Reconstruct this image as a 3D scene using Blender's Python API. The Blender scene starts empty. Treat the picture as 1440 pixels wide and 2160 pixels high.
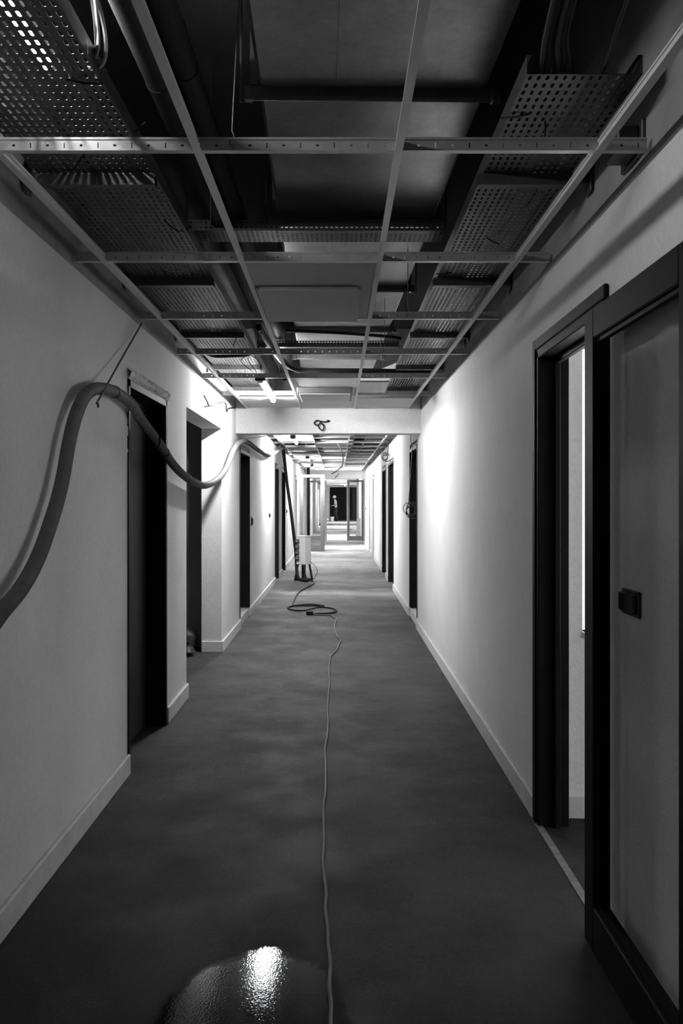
import bpy, bmesh, math, random
from mathutils import Vector, Matrix
random.seed(7)
S = bpy.context.scene
COL = S.collection

# ------------------------------------------------------------------ camera
cam_d = bpy.data.cameras.new('camera'); cam = bpy.data.objects.new('camera', cam_d); COL.objects.link(cam)
cam.location = (0, 0, 1.5); cam.rotation_euler = (math.radians(90), 0, 0)
cam_d.sensor_fit = 'VERTICAL'; cam_d.sensor_height = 36; cam_d.lens = 1839 / 2160 * 36
cam_d.shift_x = 7 / 2160; cam_d.shift_y = -23 / 2160
cam_d.clip_start = 0.05; cam_d.clip_end = 200
S.camera = cam
# ------------------------------------------------------------------ world and exposure
w = bpy.data.worlds.new('world'); S.world = w; w.use_nodes = True
w.node_tree.nodes['Background'].inputs[0].default_value = (0.5, 0.5, 0.5, 1)
w.node_tree.nodes['Background'].inputs[1].default_value = 0.0
S.view_settings.view_transform = 'Standard'; S.view_settings.look = 'None'
S.view_settings.gamma = 1; S.view_settings.use_curve_mapping = False
S.view_settings.exposure = 0.0
S.cycles.diffuse_bounces = 6; S.cycles.max_bounces = 12; S.cycles.transparent_max_bounces = 12
TUBE_MAIN = 430.0      # the lamp in the first bay
TUBE_TRAY = 110.0      # the lamp lying above the left tray
FILL_BACK = 2.0      # unseen lamp added behind the camera to lift the near walls
TUBE_FAR = 900.0       # lamps beyond the beam
DAY = 6.0            # daylight panes of the near right room, the side one unseen and added
DAY_FAR = 60.0        # unseen daylight panes added in the rooms beyond the beam

# ------------------------------------------------------------------ materials
def mat(name, v, rough=0.7, metal=0.0, var=0.0, scale=4.0, bump=0.0, bscale=60.0, spec=0.5, var2=0.0, scale2=30.0):
    m = bpy.data.materials.new(name); m.use_nodes = True
    nt = m.node_tree; b = nt.nodes['Principled BSDF']
    b.inputs['Base Color'].default_value = (v, v, v, 1)
    b.inputs['Roughness'].default_value = rough; b.inputs['Metallic'].default_value = metal
    b.inputs['Specular IOR Level'].default_value = spec
    g = nt.nodes.new('ShaderNodeNewGeometry')
    if var > 0:
        n = nt.nodes.new('ShaderNodeTexNoise'); n.inputs['Scale'].default_value = scale; n.inputs['Detail'].default_value = 6
        n.inputs['Roughness'].default_value = 0.65
        nt.links.new(g.outputs['Position'], n.inputs['Vector'])
        r = nt.nodes.new('ShaderNodeMapRange'); r.inputs[1].default_value = 0.3; r.inputs[2].default_value = 0.7
        r.inputs[3].default_value = v * (1 - var); r.inputs[4].default_value = v * (1 + var)
        nt.links.new(n.outputs['Fac'], r.inputs[0])
        out = r.outputs[0]
        if var2 > 0:
            n2 = nt.nodes.new('ShaderNodeTexNoise'); n2.inputs['Scale'].default_value = scale2; n2.inputs['Detail'].default_value = 5
            nt.links.new(g.outputs['Position'], n2.inputs['Vector'])
            r2 = nt.nodes.new('ShaderNodeMapRange'); r2.inputs[1].default_value = 0.3; r2.inputs[2].default_value = 0.7
            r2.inputs[3].default_value = 1 - var2; r2.inputs[4].default_value = 1 + var2
            nt.links.new(n2.outputs['Fac'], r2.inputs[0])
            mu = nt.nodes.new('ShaderNodeMath'); mu.operation = 'MULTIPLY'
            nt.links.new(out, mu.inputs[0]); nt.links.new(r2.outputs[0], mu.inputs[1]); out = mu.outputs[0]
        nt.links.new(out, b.inputs['Base Color'])
    if bump > 0:
        n = nt.nodes.new('ShaderNodeTexNoise'); n.inputs['Scale'].default_value = bscale; n.inputs['Detail'].default_value = 4
        nt.links.new(g.outputs['Position'], n.inputs['Vector'])
        bp = nt.nodes.new('ShaderNodeBump'); bp.inputs['Strength'].default_value = bump; bp.inputs['Distance'].default_value = 0.01
        nt.links.new(n.outputs['Fac'], bp.inputs['Height']); nt.links.new(bp.outputs['Normal'], b.inputs['Normal'])
    return m

def emit(name, v, strength):
    m = bpy.data.materials.new(name); m.use_nodes = True
    b = m.node_tree.nodes['Principled BSDF']
    b.inputs['Base Color'].default_value = (0.8, 0.8, 0.8, 1)
    b.inputs['Emission Color'].default_value = (v, v, v, 1); b.inputs['Emission Strength'].default_value = strength
    return m

def glass_mat(name, tint=0.9, refl=0.12):
    m = bpy.data.materials.new(name); m.use_nodes = True; nt = m.node_tree; nt.nodes.clear()
    o = nt.nodes.new('ShaderNodeOutputMaterial'); mx = nt.nodes.new('ShaderNodeMixShader')
    t = nt.nodes.new('ShaderNodeBsdfTransparent'); g = nt.nodes.new('ShaderNodeBsdfGlossy')
    t.inputs[0].default_value = (tint, tint, tint, 1); g.inputs['Roughness'].default_value = 0.02
    f = nt.nodes.new('ShaderNodeFresnel'); f.inputs['IOR'].default_value = 1.45
    nt.links.new(f.outputs[0], mx.inputs[0]); nt.links.new(t.outputs[0], mx.inputs[1]); nt.links.new(g.outputs[0], mx.inputs[2])
    nt.links.new(mx.outputs[0], o.inputs[0])
    return m

M = {}
M['plaster'] = mat('pale_plaster', 0.60, 0.85, var=0.07, scale=1.6, bump=0.25, bscale=140, spec=0.2, var2=0.05, scale2=45)
M['raw'] = mat('raw_plaster', 0.26, 0.9, var=0.18, scale=3, bump=0.3, bscale=60, spec=0.2)
M['base'] = mat('baseboard_paint', 0.50, 0.7, var=0.12, scale=9, bump=0.1, bscale=60, spec=0.3)
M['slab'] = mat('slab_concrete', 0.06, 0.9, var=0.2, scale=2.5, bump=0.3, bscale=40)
M['dark_room'] = mat('shade_darkened_plaster', 0.2, 0.9, var=0.1, scale=3)  # plaster darkened so its colour carries the room's shade
M['galv'] = mat('galvanised_steel', 0.10, 0.42, 0.75, var=0.18, scale=22, bump=0.05, bscale=80)
M['duct'] = mat('duct_sheet_steel', 0.42, 0.30, 0.85, var=0.22, scale=5, bump=0.06, bscale=14, var2=0.1, scale2=50)
M['tee'] = mat('grid_enamel', 0.52, 0.45, 0.0, var=0.05, scale=20)
M['web'] = mat('grid_steel', 0.50, 0.35, 0.7, var=0.1, scale=30)
M['tile'] = mat('mineral_tile', 0.50, 0.9, var=0.06, scale=40, bump=0.2, bscale=200, spec=0.2)
M['frame'] = mat('dark_frame_paint', 0.010, 0.6, var=0.25, scale=6, bump=0.05, bscale=90, spec=0.07)
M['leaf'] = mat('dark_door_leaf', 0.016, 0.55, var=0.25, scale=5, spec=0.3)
M['black'] = mat('black_rubber', 0.006, 0.65, spec=0.2)
M['pipe'] = mat('black_foam_pipe', 0.006, 0.7, bump=0.1, bscale=60, spec=0.2)
M['hose'] = mat('ribbed_hose_plastic', 0.14, 0.55, var=0.22, scale=14)
M['cable'] = mat('dark_cable', 0.030, 0.5, var=0.2, scale=30)
M['greycable'] = mat('grey_cable', 0.04, 0.5, var=0.35, scale=10)
M['palecable'] = mat('pale_cable', 0.45, 0.5)
M['plate'] = mat('black_switch_plastic', 0.012, 0.35)
M['white'] = mat('white_plastic', 0.70, 0.45)
M['box'] = mat('pale_cabinet_enamel', 0.55, 0.5, var=0.05, scale=12)
M['sock'] = mat('socket_plastic', 0.05, 0.45)
M['jambp'] = mat('pale_jamb_timber', 0.55, 0.7, var=0.1, scale=9)
M['board'] = mat('grey_board', 0.17, 0.8, var=0.15, scale=6)
M['rubble'] = mat('broken_plaster', 0.88, 0.95, var=0.25, scale=60, bump=0.8, bscale=90)
M['bag'] = mat('dark_rubble_bag', 0.008, 0.6, bump=0.3, bscale=30)
M['glass'] = glass_mat('clear_pane')
M['worn'] = mat('worn_screed_edge', 0.09, 0.8, var=0.4, scale=14)
M['skin'] = mat('skin', 0.35, 0.6)
M['shirt'] = mat('white_cotton', 0.62, 0.9)
M['trouser'] = mat('dark_work_cloth', 0.035, 0.9)
M['helmet'] = mat('white_helmet_shell', 0.75, 0.35)
M['tube_main'] = emit('tube_light_main', 1, TUBE_MAIN)
M['tube_tray'] = emit('tube_light_tray', 1, TUBE_TRAY)
M['fill_back'] = emit('fill_light_back', 1, FILL_BACK)
M['tube_far'] = emit('tube_light_far', 1, TUBE_FAR)
M['day'] = emit('daylight_pane', 1, DAY)
M['day_far'] = emit('added_daylight_pane_far', 1, DAY_FAR)

# concrete floor: stains, a dull sheen and far brightness painted into the colour
def floor_mat():
    m = bpy.data.materials.new('floor_concrete'); m.use_nodes = True; nt = m.node_tree; b = nt.nodes['Principled BSDF']
    N = nt.nodes.new; L = nt.links.new
    g = N('ShaderNodeNewGeometry')
    def noise(scale, det, rough=0.6, vec=None, dist=0.0):
        n = N('ShaderNodeTexNoise'); n.inputs['Scale'].default_value = scale; n.inputs['Detail'].default_value = det
        n.inputs['Roughness'].default_value = rough; n.inputs['Distortion'].default_value = dist
        L(vec or g.outputs['Position'], n.inputs['Vector']); return n.outputs['Fac']
    def mr(x, a, c, d, e, smooth=False):
        n = N('ShaderNodeMapRange'); n.inputs[1].default_value = a; n.inputs[2].default_value = c; n.inputs[3].default_value = d; n.inputs[4].default_value = e
        if smooth: n.interpolation_type = 'SMOOTHSTEP'
        L(x, n.inputs[0]); return n.outputs[0]
    def op(o, x, y):
        n = N('ShaderNodeMath'); n.operation = o
        for i_, q in enumerate((x, y)):
            if isinstance(q, (int, float)): n.inputs[i_].default_value = q
            else: L(q, n.inputs[i_])
        return n.outputs[0]
    stain = mr(noise(1.7, 6, 0.6, dist=0.4), 0.36, 0.64, 0.74, 1.26)
    scuff = mr(noise(13.0, 8, 0.8), 0.36, 0.64, 0.76, 1.24)
    grit = mr(noise(70.0, 4, 0.7), 0.35, 0.65, 0.6, 1.4)
    # far lamp and daylight brightness painted into the colour, in uneven bands across
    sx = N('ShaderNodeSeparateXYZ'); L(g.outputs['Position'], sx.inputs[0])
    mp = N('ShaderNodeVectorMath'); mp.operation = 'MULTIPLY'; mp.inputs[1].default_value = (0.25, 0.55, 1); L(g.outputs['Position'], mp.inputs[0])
    band_shift = mr(noise(1.0, 4, 0.6, vec=mp.outputs[0]), 0.35, 0.65, -3.0, 3.0)
    yy = op('ADD', sx.outputs[1], band_shift)
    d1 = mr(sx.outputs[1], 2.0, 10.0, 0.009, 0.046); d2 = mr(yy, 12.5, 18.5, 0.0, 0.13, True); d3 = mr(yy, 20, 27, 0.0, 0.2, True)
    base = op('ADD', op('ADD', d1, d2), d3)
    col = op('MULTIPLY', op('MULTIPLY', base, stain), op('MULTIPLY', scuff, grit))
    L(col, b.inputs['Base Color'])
    L(mr(noise(2.3, 4), 0.35, 0.65, 0.63, 0.77), b.inputs['Roughness']); b.inputs['Specular IOR Level'].default_value = 0.15
    bp = N('ShaderNodeBump'); bp.inputs['Strength'].default_value = 0.25; bp.inputs['Distance'].default_value = 0.006
    L(noise(110.0, 5, 0.65), bp.inputs['Height']); L(bp.outputs['Normal'], b.inputs['Normal'])
    return m
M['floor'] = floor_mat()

def puddle_mat():
    m = bpy.data.materials.new('wet_film'); m.use_nodes = True; nt = m.node_tree; b = nt.nodes['Principled BSDF']
    b.inputs['Base Color'].default_value = (0.006, 0.006, 0.006, 1); b.inputs['Roughness'].default_value = 0.05; b.inputs['IOR'].default_value = 1.33
    g = nt.nodes.new('ShaderNodeNewGeometry')
    n = nt.nodes.new('ShaderNodeTexNoise'); n.inputs['Scale'].default_value = 150; n.inputs['Detail'].default_value = 2
    nt.links.new(g.outputs['Position'], n.inputs['Vector'])
    bp = nt.nodes.new('ShaderNodeBump'); bp.inputs['Strength'].default_value = 0.07; bp.inputs['Distance'].default_value = 0.004
    nt.links.new(n.outputs['Fac'], bp.inputs['Height']); nt.links.new(bp.outputs['Normal'], b.inputs['Normal'])
    at = nt.nodes.new('ShaderNodeAttribute'); at.attribute_name = 'film'
    n2 = nt.nodes.new('ShaderNodeTexNoise'); n2.inputs['Scale'].default_value = 26; n2.inputs['Detail'].default_value = 5
    nt.links.new(g.outputs['Position'], n2.inputs['Vector'])
    ad = nt.nodes.new('ShaderNodeMath'); ad.operation = 'MULTIPLY_ADD'; ad.inputs[1].default_value = 0.6
    su = nt.nodes.new('ShaderNodeMath'); su.operation = 'SUBTRACT'; su.inputs[1].default_value = 0.5
    nt.links.new(n2.outputs['Fac'], su.inputs[0]); nt.links.new(su.outputs[0], ad.inputs[0]); nt.links.new(at.outputs['Fac'], ad.inputs[2])
    mr = nt.nodes.new('ShaderNodeMapRange'); mr.inputs[1].default_value = 0.1; mr.inputs[2].default_value = 0.5
    nt.links.new(ad.outputs[0], mr.inputs[0]); nt.links.new(mr.outputs[0], b.inputs['Alpha'])
    return m
M['wet'] = puddle_mat()

# ------------------------------------------------------------------ mesh helpers
ORIGIN = {}
class MB:
    def __init__(s): s.v = []; s.f = []
    def add(s, vs, fs):
        k = len(s.v); s.v += [tuple(p) for p in vs]; s.f += [tuple(i + k for i in f) for f in fs]; return s
    def box(s, x0, x1, y0, y1, z0, z1):
        return s.add([(x0,y0,z0),(x1,y0,z0),(x1,y1,z0),(x0,y1,z0),(x0,y0,z1),(x1,y0,z1),(x1,y1,z1),(x0,y1,z1)],
                     [(0,3,2,1),(4,5,6,7),(0,1,5,4),(1,2,6,5),(2,3,7,6),(3,0,4,7)])
    def cbox(s, x0, x1, y0, y1, z0, z1, c=0.004):
        bm = bmesh.new(); bmesh.ops.create_cube(bm, size=1)
        for v in bm.verts:
            v.co = Vector(((x0+x1)/2 + v.co.x*(x1-x0), (y0+y1)/2 + v.co.y*(y1-y0), (z0+z1)/2 + v.co.z*(z1-z0)))
        c = min(c, 0.45*min(x1-x0, y1-y0, z1-z0))
        bmesh.ops.bevel(bm, geom=bm.edges[:], offset=c, segments=1, affect='EDGES', profile=0.5)
        bm.verts.index_update()
        s.add([v.co[:] for v in bm.verts], [[v.index for v in f.verts] for f in bm.faces]); bm.free(); return s
    def tube(s, pts, r, seg=8, cap=True, rf=None):
        pts = [Vector(p) for p in pts]; n = len(pts); rings = []
        t0 = (pts[1]-pts[0]).normalized()
        u = t0.orthogonal().normalized()
        for i, p in enumerate(pts):
            t = (pts[min(i+1, n-1)] - pts[max(i-1, 0)]).normalized()
            u = (u - t*u.dot(t))
            u = u.normalized() if u.length > 1e-6 else t.orthogonal().normalized()
            w_ = t.cross(u); rr = r if rf is None else rf(i)
            rings.append([p + (u*math.cos(2*math.pi*k/seg) + w_*math.sin(2*math.pi*k/seg))*rr for k in range(seg)])
        vs = [q for rg in rings for q in rg]; fs = []
        for i in range(n-1):
            for k in range(seg):
                a = i*seg+k; b = i*seg+(k+1) % seg
                fs.append((a, b, b+seg, a+seg))
        if cap: fs += [tuple(range(seg))[::-1], tuple((n-1)*seg+k for k in range(seg))]
        return s.add(vs, fs)
    def lathe(s, c, prof, seg=20):
        vs = []; fs = []
        for r, z in prof:
            vs += [(c[0]+r*math.cos(2*math.pi*k/seg), c[1]+r*math.sin(2*math.pi*k/seg), c[2]+z) for k in range(seg)]
        for i in range(len(prof)-1):
            for k in range(seg):
                a = i*seg+k; b = i*seg+(k+1) % seg; fs.append((a, b, b+seg, a+seg))
        fs += [tuple(range(seg))[::-1], tuple((len(prof)-1)*seg+k for k in range(seg))]
        return s.add(vs, fs)
    def build(s, name, m, parent=None, smooth=False, origin=None):
        if origin is None:
            xs = [p[0] for p in s.v]; ys = [p[1] for p in s.v]; zs = [p[2] for p in s.v]
            origin = ((min(xs)+max(xs))/2, (min(ys)+max(ys))/2, min(zs))
        ox, oy, oz = origin
        me = bpy.data.meshes.new(name)
        me.from_pydata([(x-ox, y-oy, z-oz) for x, y, z in s.v], [], s.f); me.update()
        if smooth:
            me.shade_smooth(); me.set_sharp_from_angle(angle=math.radians(40))
        me.materials.append(M[m] if isinstance(m, str) else m)
        o = bpy.data.objects.new(name, me); COL.objects.link(o)
        ORIGIN[o.name] = Vector(origin)
        place(o, origin, parent)
        return o

def place(o, origin, parent):
    if parent is not None:
        o.parent = parent; o.location = Vector(origin) - ORIGIN[parent.name]
    else:
        o.location = origin
    ORIGIN[o.name] = Vector(origin)

def copy_at(o, origin, parent=None):
    c = o.copy(); COL.objects.link(c); c.parent = None
    place(c, origin, parent); return c

def empty(name, loc):
    o = bpy.data.objects.new(name, None); COL.objects.link(o); o.location = loc; o.empty_display_size = 0.1
    ORIGIN[o.name] = Vector(loc); return o

def tag(o, label, cat, group=None, kind=None):
    o['label'] = label; o['category'] = cat
    if group: o['group'] = group
    if kind: o['kind'] = kind
    return o

def struct(o, label, cat): return tag(o, label, cat, kind='structure')

def smooth_path(pts, sub=8):
    P = [Vector(p) for p in pts]; out = []
    for i in range(len(P)-1):
        p0 = P[max(i-1, 0)]; p1 = P[i]; p2 = P[i+1]; p3 = P[min(i+2, len(P)-1)]
        for k in range(sub):
            t = k/sub
            out.append(0.5*((2*p1) + (-p0+p2)*t + (2*p0-5*p1+4*p2-p3)*t*t + (-p0+3*p1-3*p2+p3)*t**3))
    out.append(P[-1]); return out

def resample(pts, step):
    out = [pts[0].copy()]; acc = 0.0
    for a, b in zip(pts[:-1], pts[1:]):
        d = (b-a).length; pos = 0.0
        while acc + (d-pos) >= step:
            pos += step-acc; out.append(a.lerp(b, pos/d)); acc = 0.0
        acc += d-pos
    return out

def cable(name, pts, r, m, label, cat='cable', group=None, sub=8, seg=6, parent=None):
    o = MB().tube(smooth_path(pts, sub), r, seg).build(name, m, parent, smooth=True)
    if parent is None: tag(o, label, cat, group)
    return o

def slot_cells(mb, nu, nv, pu, pv, su, sv, fn, th):
    """perforated sheet: nu x nv cells, each with a chamfered slot su x sv, thickness th; fn(u, v, w) -> xyz"""
    for i in range(nu):
        for j in range(nv):
            u0 = i*pu; v0 = j*pv; u1 = u0+pu; v1 = v0+pv; uc = (u0+u1)/2; vc = (v0+v1)/2
            a = su/2; b = sv/2; c = min(a, b)*0.6
            outer = [(u0,v0),(u1,v0),(u1,v1),(u0,v1)]
            inner = [(uc-a+c,vc-b),(uc+a-c,vc-b),(uc+a,vc-b+c),(uc+a,vc+b-c),(uc+a-c,vc+b),(uc-a+c,vc+b),(uc-a,vc+b-c),(uc-a,vc-b+c)]
            vs = [fn(u,v,0) for u,v in outer+inner] + [fn(u,v,th) for u,v in outer+inner]
            fs = [(0,1,5,4),(1,6,5),(1,2,7,6),(2,8,7),(2,3,9,8),(3,10,9),(3,0,11,10),(0,4,11)]
            fs2 = [tuple(x+12 for x in f[::-1]) for f in fs]
            wl = [(4+k, 4+(k+1) % 8, 16+(k+1) % 8, 16+k) for k in range(8)]
            mb.add(vs, fs+fs2+wl)
    return mb

# ------------------------------------------------------------------ the setting
XL, XR = -1.158, 0.933
ZP, ZS = 2.525, 3.45
BEAM_Y0, BEAM_Y1 = 9.86, 10.12
YB, YE = -9.0, 62.3
left_open = [(4.79, 5.87, 2.235), (6.655, 8.657, 2.22), (10.24, 11.39, 2.18), (15.95, 16.95, 2.21), (17.9, 19.0, 2.21),
             (23.4, 24.4, 2.2), (27.6, 28.9, 2.2), (34.2, 35.4, 2.2), (50.5, 52.0, 2.2)]
right_open = [(3.03, 4.09, 2.24), (10.27, 11.36, 2.23), (14.66, 16.2, 2.25), (17.0, 18.4, 2.22), (22.6, 23.6, 2.2), (25.2, 26.2, 2.2)]

def wall(name, opens, y0, y1, xa, xb, zt):
    mb = MB(); y = y0
    for a, b, t in opens:
        mb.box(xa, xb, y, a, 0, zt); mb.box(xa, xb, a, b, t, zt); y = b
    mb.box(xa, xb, y, y1, 0, zt)
    return mb.build(name, 'plaster')
wl = wall('wall_left', left_open, YB, YE, XL-0.198, XL, ZP)
struct(wl, 'pale plastered left corridor wall with dark doorways', 'wall')
MB().box(XL-0.198, XL-0.006, YB, 30.2, ZP, ZS).build('upper_band', 'raw', wl)
wr = wall('wall_right', right_open, YB, 44.0, XR, XR+0.13, ZP)
struct(wr, 'pale plastered right corridor wall with dark doorways', 'wall')
MB().box(XR+0.006, XR+0.13, YB, 30.2, ZP, ZS).build('upper_band', 'raw', wr)

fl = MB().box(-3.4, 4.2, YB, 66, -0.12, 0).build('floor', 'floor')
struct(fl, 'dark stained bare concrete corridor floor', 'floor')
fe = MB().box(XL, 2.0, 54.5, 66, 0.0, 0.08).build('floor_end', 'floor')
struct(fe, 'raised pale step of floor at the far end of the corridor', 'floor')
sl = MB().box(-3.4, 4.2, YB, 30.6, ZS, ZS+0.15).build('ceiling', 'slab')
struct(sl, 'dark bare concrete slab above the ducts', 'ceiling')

bm1 = MB().box(XL, XR, BEAM_Y0, BEAM_Y1, 2.266, ZS).build('wall_beam', 'plaster')
struct(bm1, 'white downstand beam crossing the corridor in front', 'beam')
bm2 = MB().box(XL, XR, 30.3, 30.6, 2.28, ZS).build('wall_beam', 'plaster')
struct(bm2, 'smaller white downstand beam far down the corridor', 'beam')
fc = MB().box(XL-0.2, 2.2, 30.6, 66, 2.62, 2.7).build('ceiling_far', 'tile')
struct(fc, 'low pale ceiling beyond the far beam', 'ceiling')
we = MB(); we.box(XL-0.2, -0.61, YE, YE+0.15, 0.0, 2.62); we.box(1.35, 2.2, YE, YE+0.15, 0, 2.62); we.box(-0.61, 1.35, YE, YE+0.15, 2.5, 2.62)
we = we.build('wall_end', 'plaster'); struct(we, 'pale end wall around the dark doorway at the far end', 'wall')
wh = MB(); wh.box(2.0, 2.15, 43.85, YE, 0, 2.62); wh.box(XR, 2.0, 43.85, 44.0, 0, 2.62)
wh = wh.build('wall_hall', 'plaster'); struct(wh, 'pale right wall of the wider far hall', 'wall')
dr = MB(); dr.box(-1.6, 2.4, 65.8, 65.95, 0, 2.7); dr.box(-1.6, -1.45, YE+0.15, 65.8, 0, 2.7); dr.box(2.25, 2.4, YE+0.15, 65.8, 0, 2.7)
dr = dr.build('wall_dark_room', 'leaf'); struct(dr, 'black unlit room behind the worker', 'wall')  # near-black wall colour stands for the shade of the unlit room
wb = MB().box(XL-0.2, XR+0.15, YB-0.15, YB, 0, ZS).build('wall_back', 'plaster'); struct(wb, 'plastered wall closing the corridor behind the viewer', 'wall')

# baseboards
def baseboard(name, opens, y0, y1, xa, xb, label):
    root = empty(name, ((xa+xb)/2, y0, 0)); struct(root, label, 'baseboard')
    y = y0; segs = []
    for a, b, t in opens: segs.append((y, a-0.0)); y = b
    segs.append((y, y1))
    for a, b in segs:
        if b-a > 0.05:
            MB().cbox(xa, xb, a, b+0.003, 0, 0.11, 0.005).build('board', 'base', root)
baseboard('baseboard_left', left_open, -4, 44, XL, XL+0.019, 'pale skirting along the left wall')
baseboard('baseboard_right', right_open, -4, 43.8, XR-0.019, XR, 'pale skirting along the right wall')
pb = MB().cbox(XL-0.198, XL+0.019, 8.638, 8.658, 0, 0.11, 0.004).build('baseboard_recess', 'base')
struct(pb, 'short skirting return on the end of the left recess', 'baseboard')

# side room on the left behind the recess
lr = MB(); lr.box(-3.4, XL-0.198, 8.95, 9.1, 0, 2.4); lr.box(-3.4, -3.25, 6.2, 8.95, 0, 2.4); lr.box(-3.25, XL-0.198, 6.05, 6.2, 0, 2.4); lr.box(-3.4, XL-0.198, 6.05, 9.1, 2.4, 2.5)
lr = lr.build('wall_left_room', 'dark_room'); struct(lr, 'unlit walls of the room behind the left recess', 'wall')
# side room on the right with daylight
RX0 = XR+0.13
rr = MB()
rr.box(RX0, 1.157, 4.13, 4.28, 0, 2.7); rr.box(1.157, 2.5, 4.13, 4.28, 0, 0.88); rr.box(1.157, 2.5, 4.13, 4.28, 2.22, 2.7); rr.box(2.5, 4.0, 4.13, 4.28, 0, 2.7)
rr.box(3.85, 4.0, 0.8, 4.13, 0, 0.85); rr.box(3.85, 4.0, 0.8, 4.13, 2.2, 2.7); rr.box(3.85, 4.0, 0.8, 1.3, 0.85, 2.2); rr.box(3.85, 4.0, 3.7, 4.13, 0.85, 2.2)
rr.box(RX0, 4.0, 0.65, 0.8, 0, 2.7); rr.box(RX0, 4.0, 0.65, 4.28, 2.7, 2.8)
rr = rr.build('wall_right_room', 'plaster'); struct(rr, 'brightly lit wall seen through the open right doorway', 'wall')
bb = MB().cbox(RX0, 3.85, 4.112, 4.13, 0, 0.11, 0.004).build('baseboard_right_room', 'base'); struct(bb, 'pale skirting seen through the open right doorway', 'baseboard')
def window(name, label, x0, x1, y0, y1, z0, z1, axis):
    r = empty(name, ((x0+x1)/2, (y0+y1)/2, z0)); struct(r, label, 'window')
    MB().box(x0, x1, y0, y1, z0, z1).build('pane', 'day', r)
    f = 0.045
    if axis == 'x':   # spans x
        for a in (x0, x1-f): MB().box(a, a+f, y0-0.03, y0-0.002, z0, z1).build('window_frame', 'white', r)
        MB().box(x0+f, x1-f, y0-0.03, y0-0.002, z1-f, z1).build('window_frame', 'white', r); MB().box(x0+f, x1-f, y0-0.03, y0-0.002, z0, z0+f).build('window_frame', 'white', r)
    else:
        for a in (y0, y1-f): MB().box(x0-0.03, x0-0.002, a, a+f, z0, z1).build('window_frame', 'white', r)
        MB().box(x0-0.03, x0-0.002, y0+f, y1-f, z1-f, z1).build('window_frame', 'white', r); MB().box(x0-0.03, x0-0.002, y0+f, y1-f, z0, z0+f).build('window_frame', 'white', r)
    return r
r1 = empty('window_1', (1.8, 4.22, 0.88)); struct(r1, 'bright daylight window sliver beyond the open right doorway', 'window')
MB().box(1.157, 2.5, 4.22, 4.24, 0.88, 2.22).build('pane', 'day', r1)
MB().cbox(1.162, 2.49, 4.115, 4.21, 0.855, 0.88, 0.004).build('window_sill', 'white', r1)
window('window_2', 'added unseen window lighting the right room from its far side', 3.92, 3.94, 1.3, 3.7, 0.85, 2.2, 'y')  # unseen pane added to light the wall behind the doorway

# ------------------------------------------------------------------ doors
def door(name, side, y0, y1, top, rec, label, sill=False, pale=False, leafmat='leaf', handle=True):
    s = -1 if side == 'L' else 1
    xw = XL if side == 'L' else XR
    r = empty(name, (xw+s*0.08, (y0+y1)/2, 0)); struct(r, label, 'door')
    def bx(a, b): return (min(a, b), max(a, b))
    fm = 'jambp' if pale else 'frame'
    xa, xb = bx(xw-s*0.008, xw+s*rec)
    z0 = 0.12 if sill else 0.0
    MB().cbox(xa, xb, y0, y0+0.045, z0, top-0.06, 0.003).build('jamb', fm, r)
    MB().cbox(xa, xb, y1-0.045, y1, z0, top-0.06, 0.003).build('jamb', fm, r)
    MB().cbox(xa, xb, y0, y1, top-0.105, top-0.06, 0.003).build('frame_head', fm, r)
    xa, xb = bx(xw+s*rec, xw+s*(rec+0.045))
    lf = MB().cbox(xa, xb, y0+0.01, y1-0.01, z0+0.008, top-0.065, 0.003).build('leaf', leafmat, r)
    if handle:
        hx = xw+s*(rec-0.02)
        hb = MB(); hb.tube([(xw+s*rec, y0+0.12, 1.05), (hx, y0+0.12, 1.05)], 0.009, 8); hb.tube([(hx, y0+0.11, 1.05), (hx, y0+0.24, 1.05)], 0.009, 8)
        hb.build('handle', 'plate', lf, smooth=True)
    if sill:
        xa, xb = bx(xw+s*0.004, xw+s*(rec+0.06)); MB().cbox(xa, xb, y0, y1, 0, 0.11, 0.004).build('sill', 'base', r)
    # infill between frame head and the masonry
    xa, xb = bx(xw+s*0.03, xw+s*(rec+0.045)); MB().box(xa, xb, y0, y1, top-0.06, top).build('head_packing', 'raw', r)
    return r
dA = door('door_1', 'L', 4.79, 5.87, 2.235, 0.125, 'nearest dark door on the left under a broken plaster edge')
door('door_2', 'L', 10.24, 11.39, 2.18, 0.11, 'dark door on the left just beyond the beam', sill=True)
door('door_3', 'L', 15.95, 16.95, 2.21, 0.11, 'dark narrow left door with pale jamb, left of the descending hose')
door('door_4', 'L', 17.9, 19.0, 2.21, 0.11, 'dark left door behind the descending hose')
door('door_5', 'L', 23.4, 24.4, 2.2, 0.10, 'far left door beside the glazed screen', pale=True)
door('door_6', 'R', 10.27, 11.36, 2.23, 0.11, 'dark right door behind the hanging cable coil', sill=True)
door('door_7', 'R', 14.66, 16.2, 2.25, 0.11, 'wide open right doorway past the cable coil, dark sheet for its shade', handle=False)  # open doorway; the dark leaf stands in for the shade inside
door('door_8', 'R', 17.0, 18.4, 2.22, 0.10, 'dark right door with pale edges beyond the wide one', handle=False)
door('door_9', 'R', 22.6, 23.6, 2.2, 0.06, 'far right pale door frame', pale=True, handle=False)
door('door_10', 'R', 25.2, 26.2, 2.2, 0.06, 'farthest right pale door frame', pale=True, handle=False)
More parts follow.
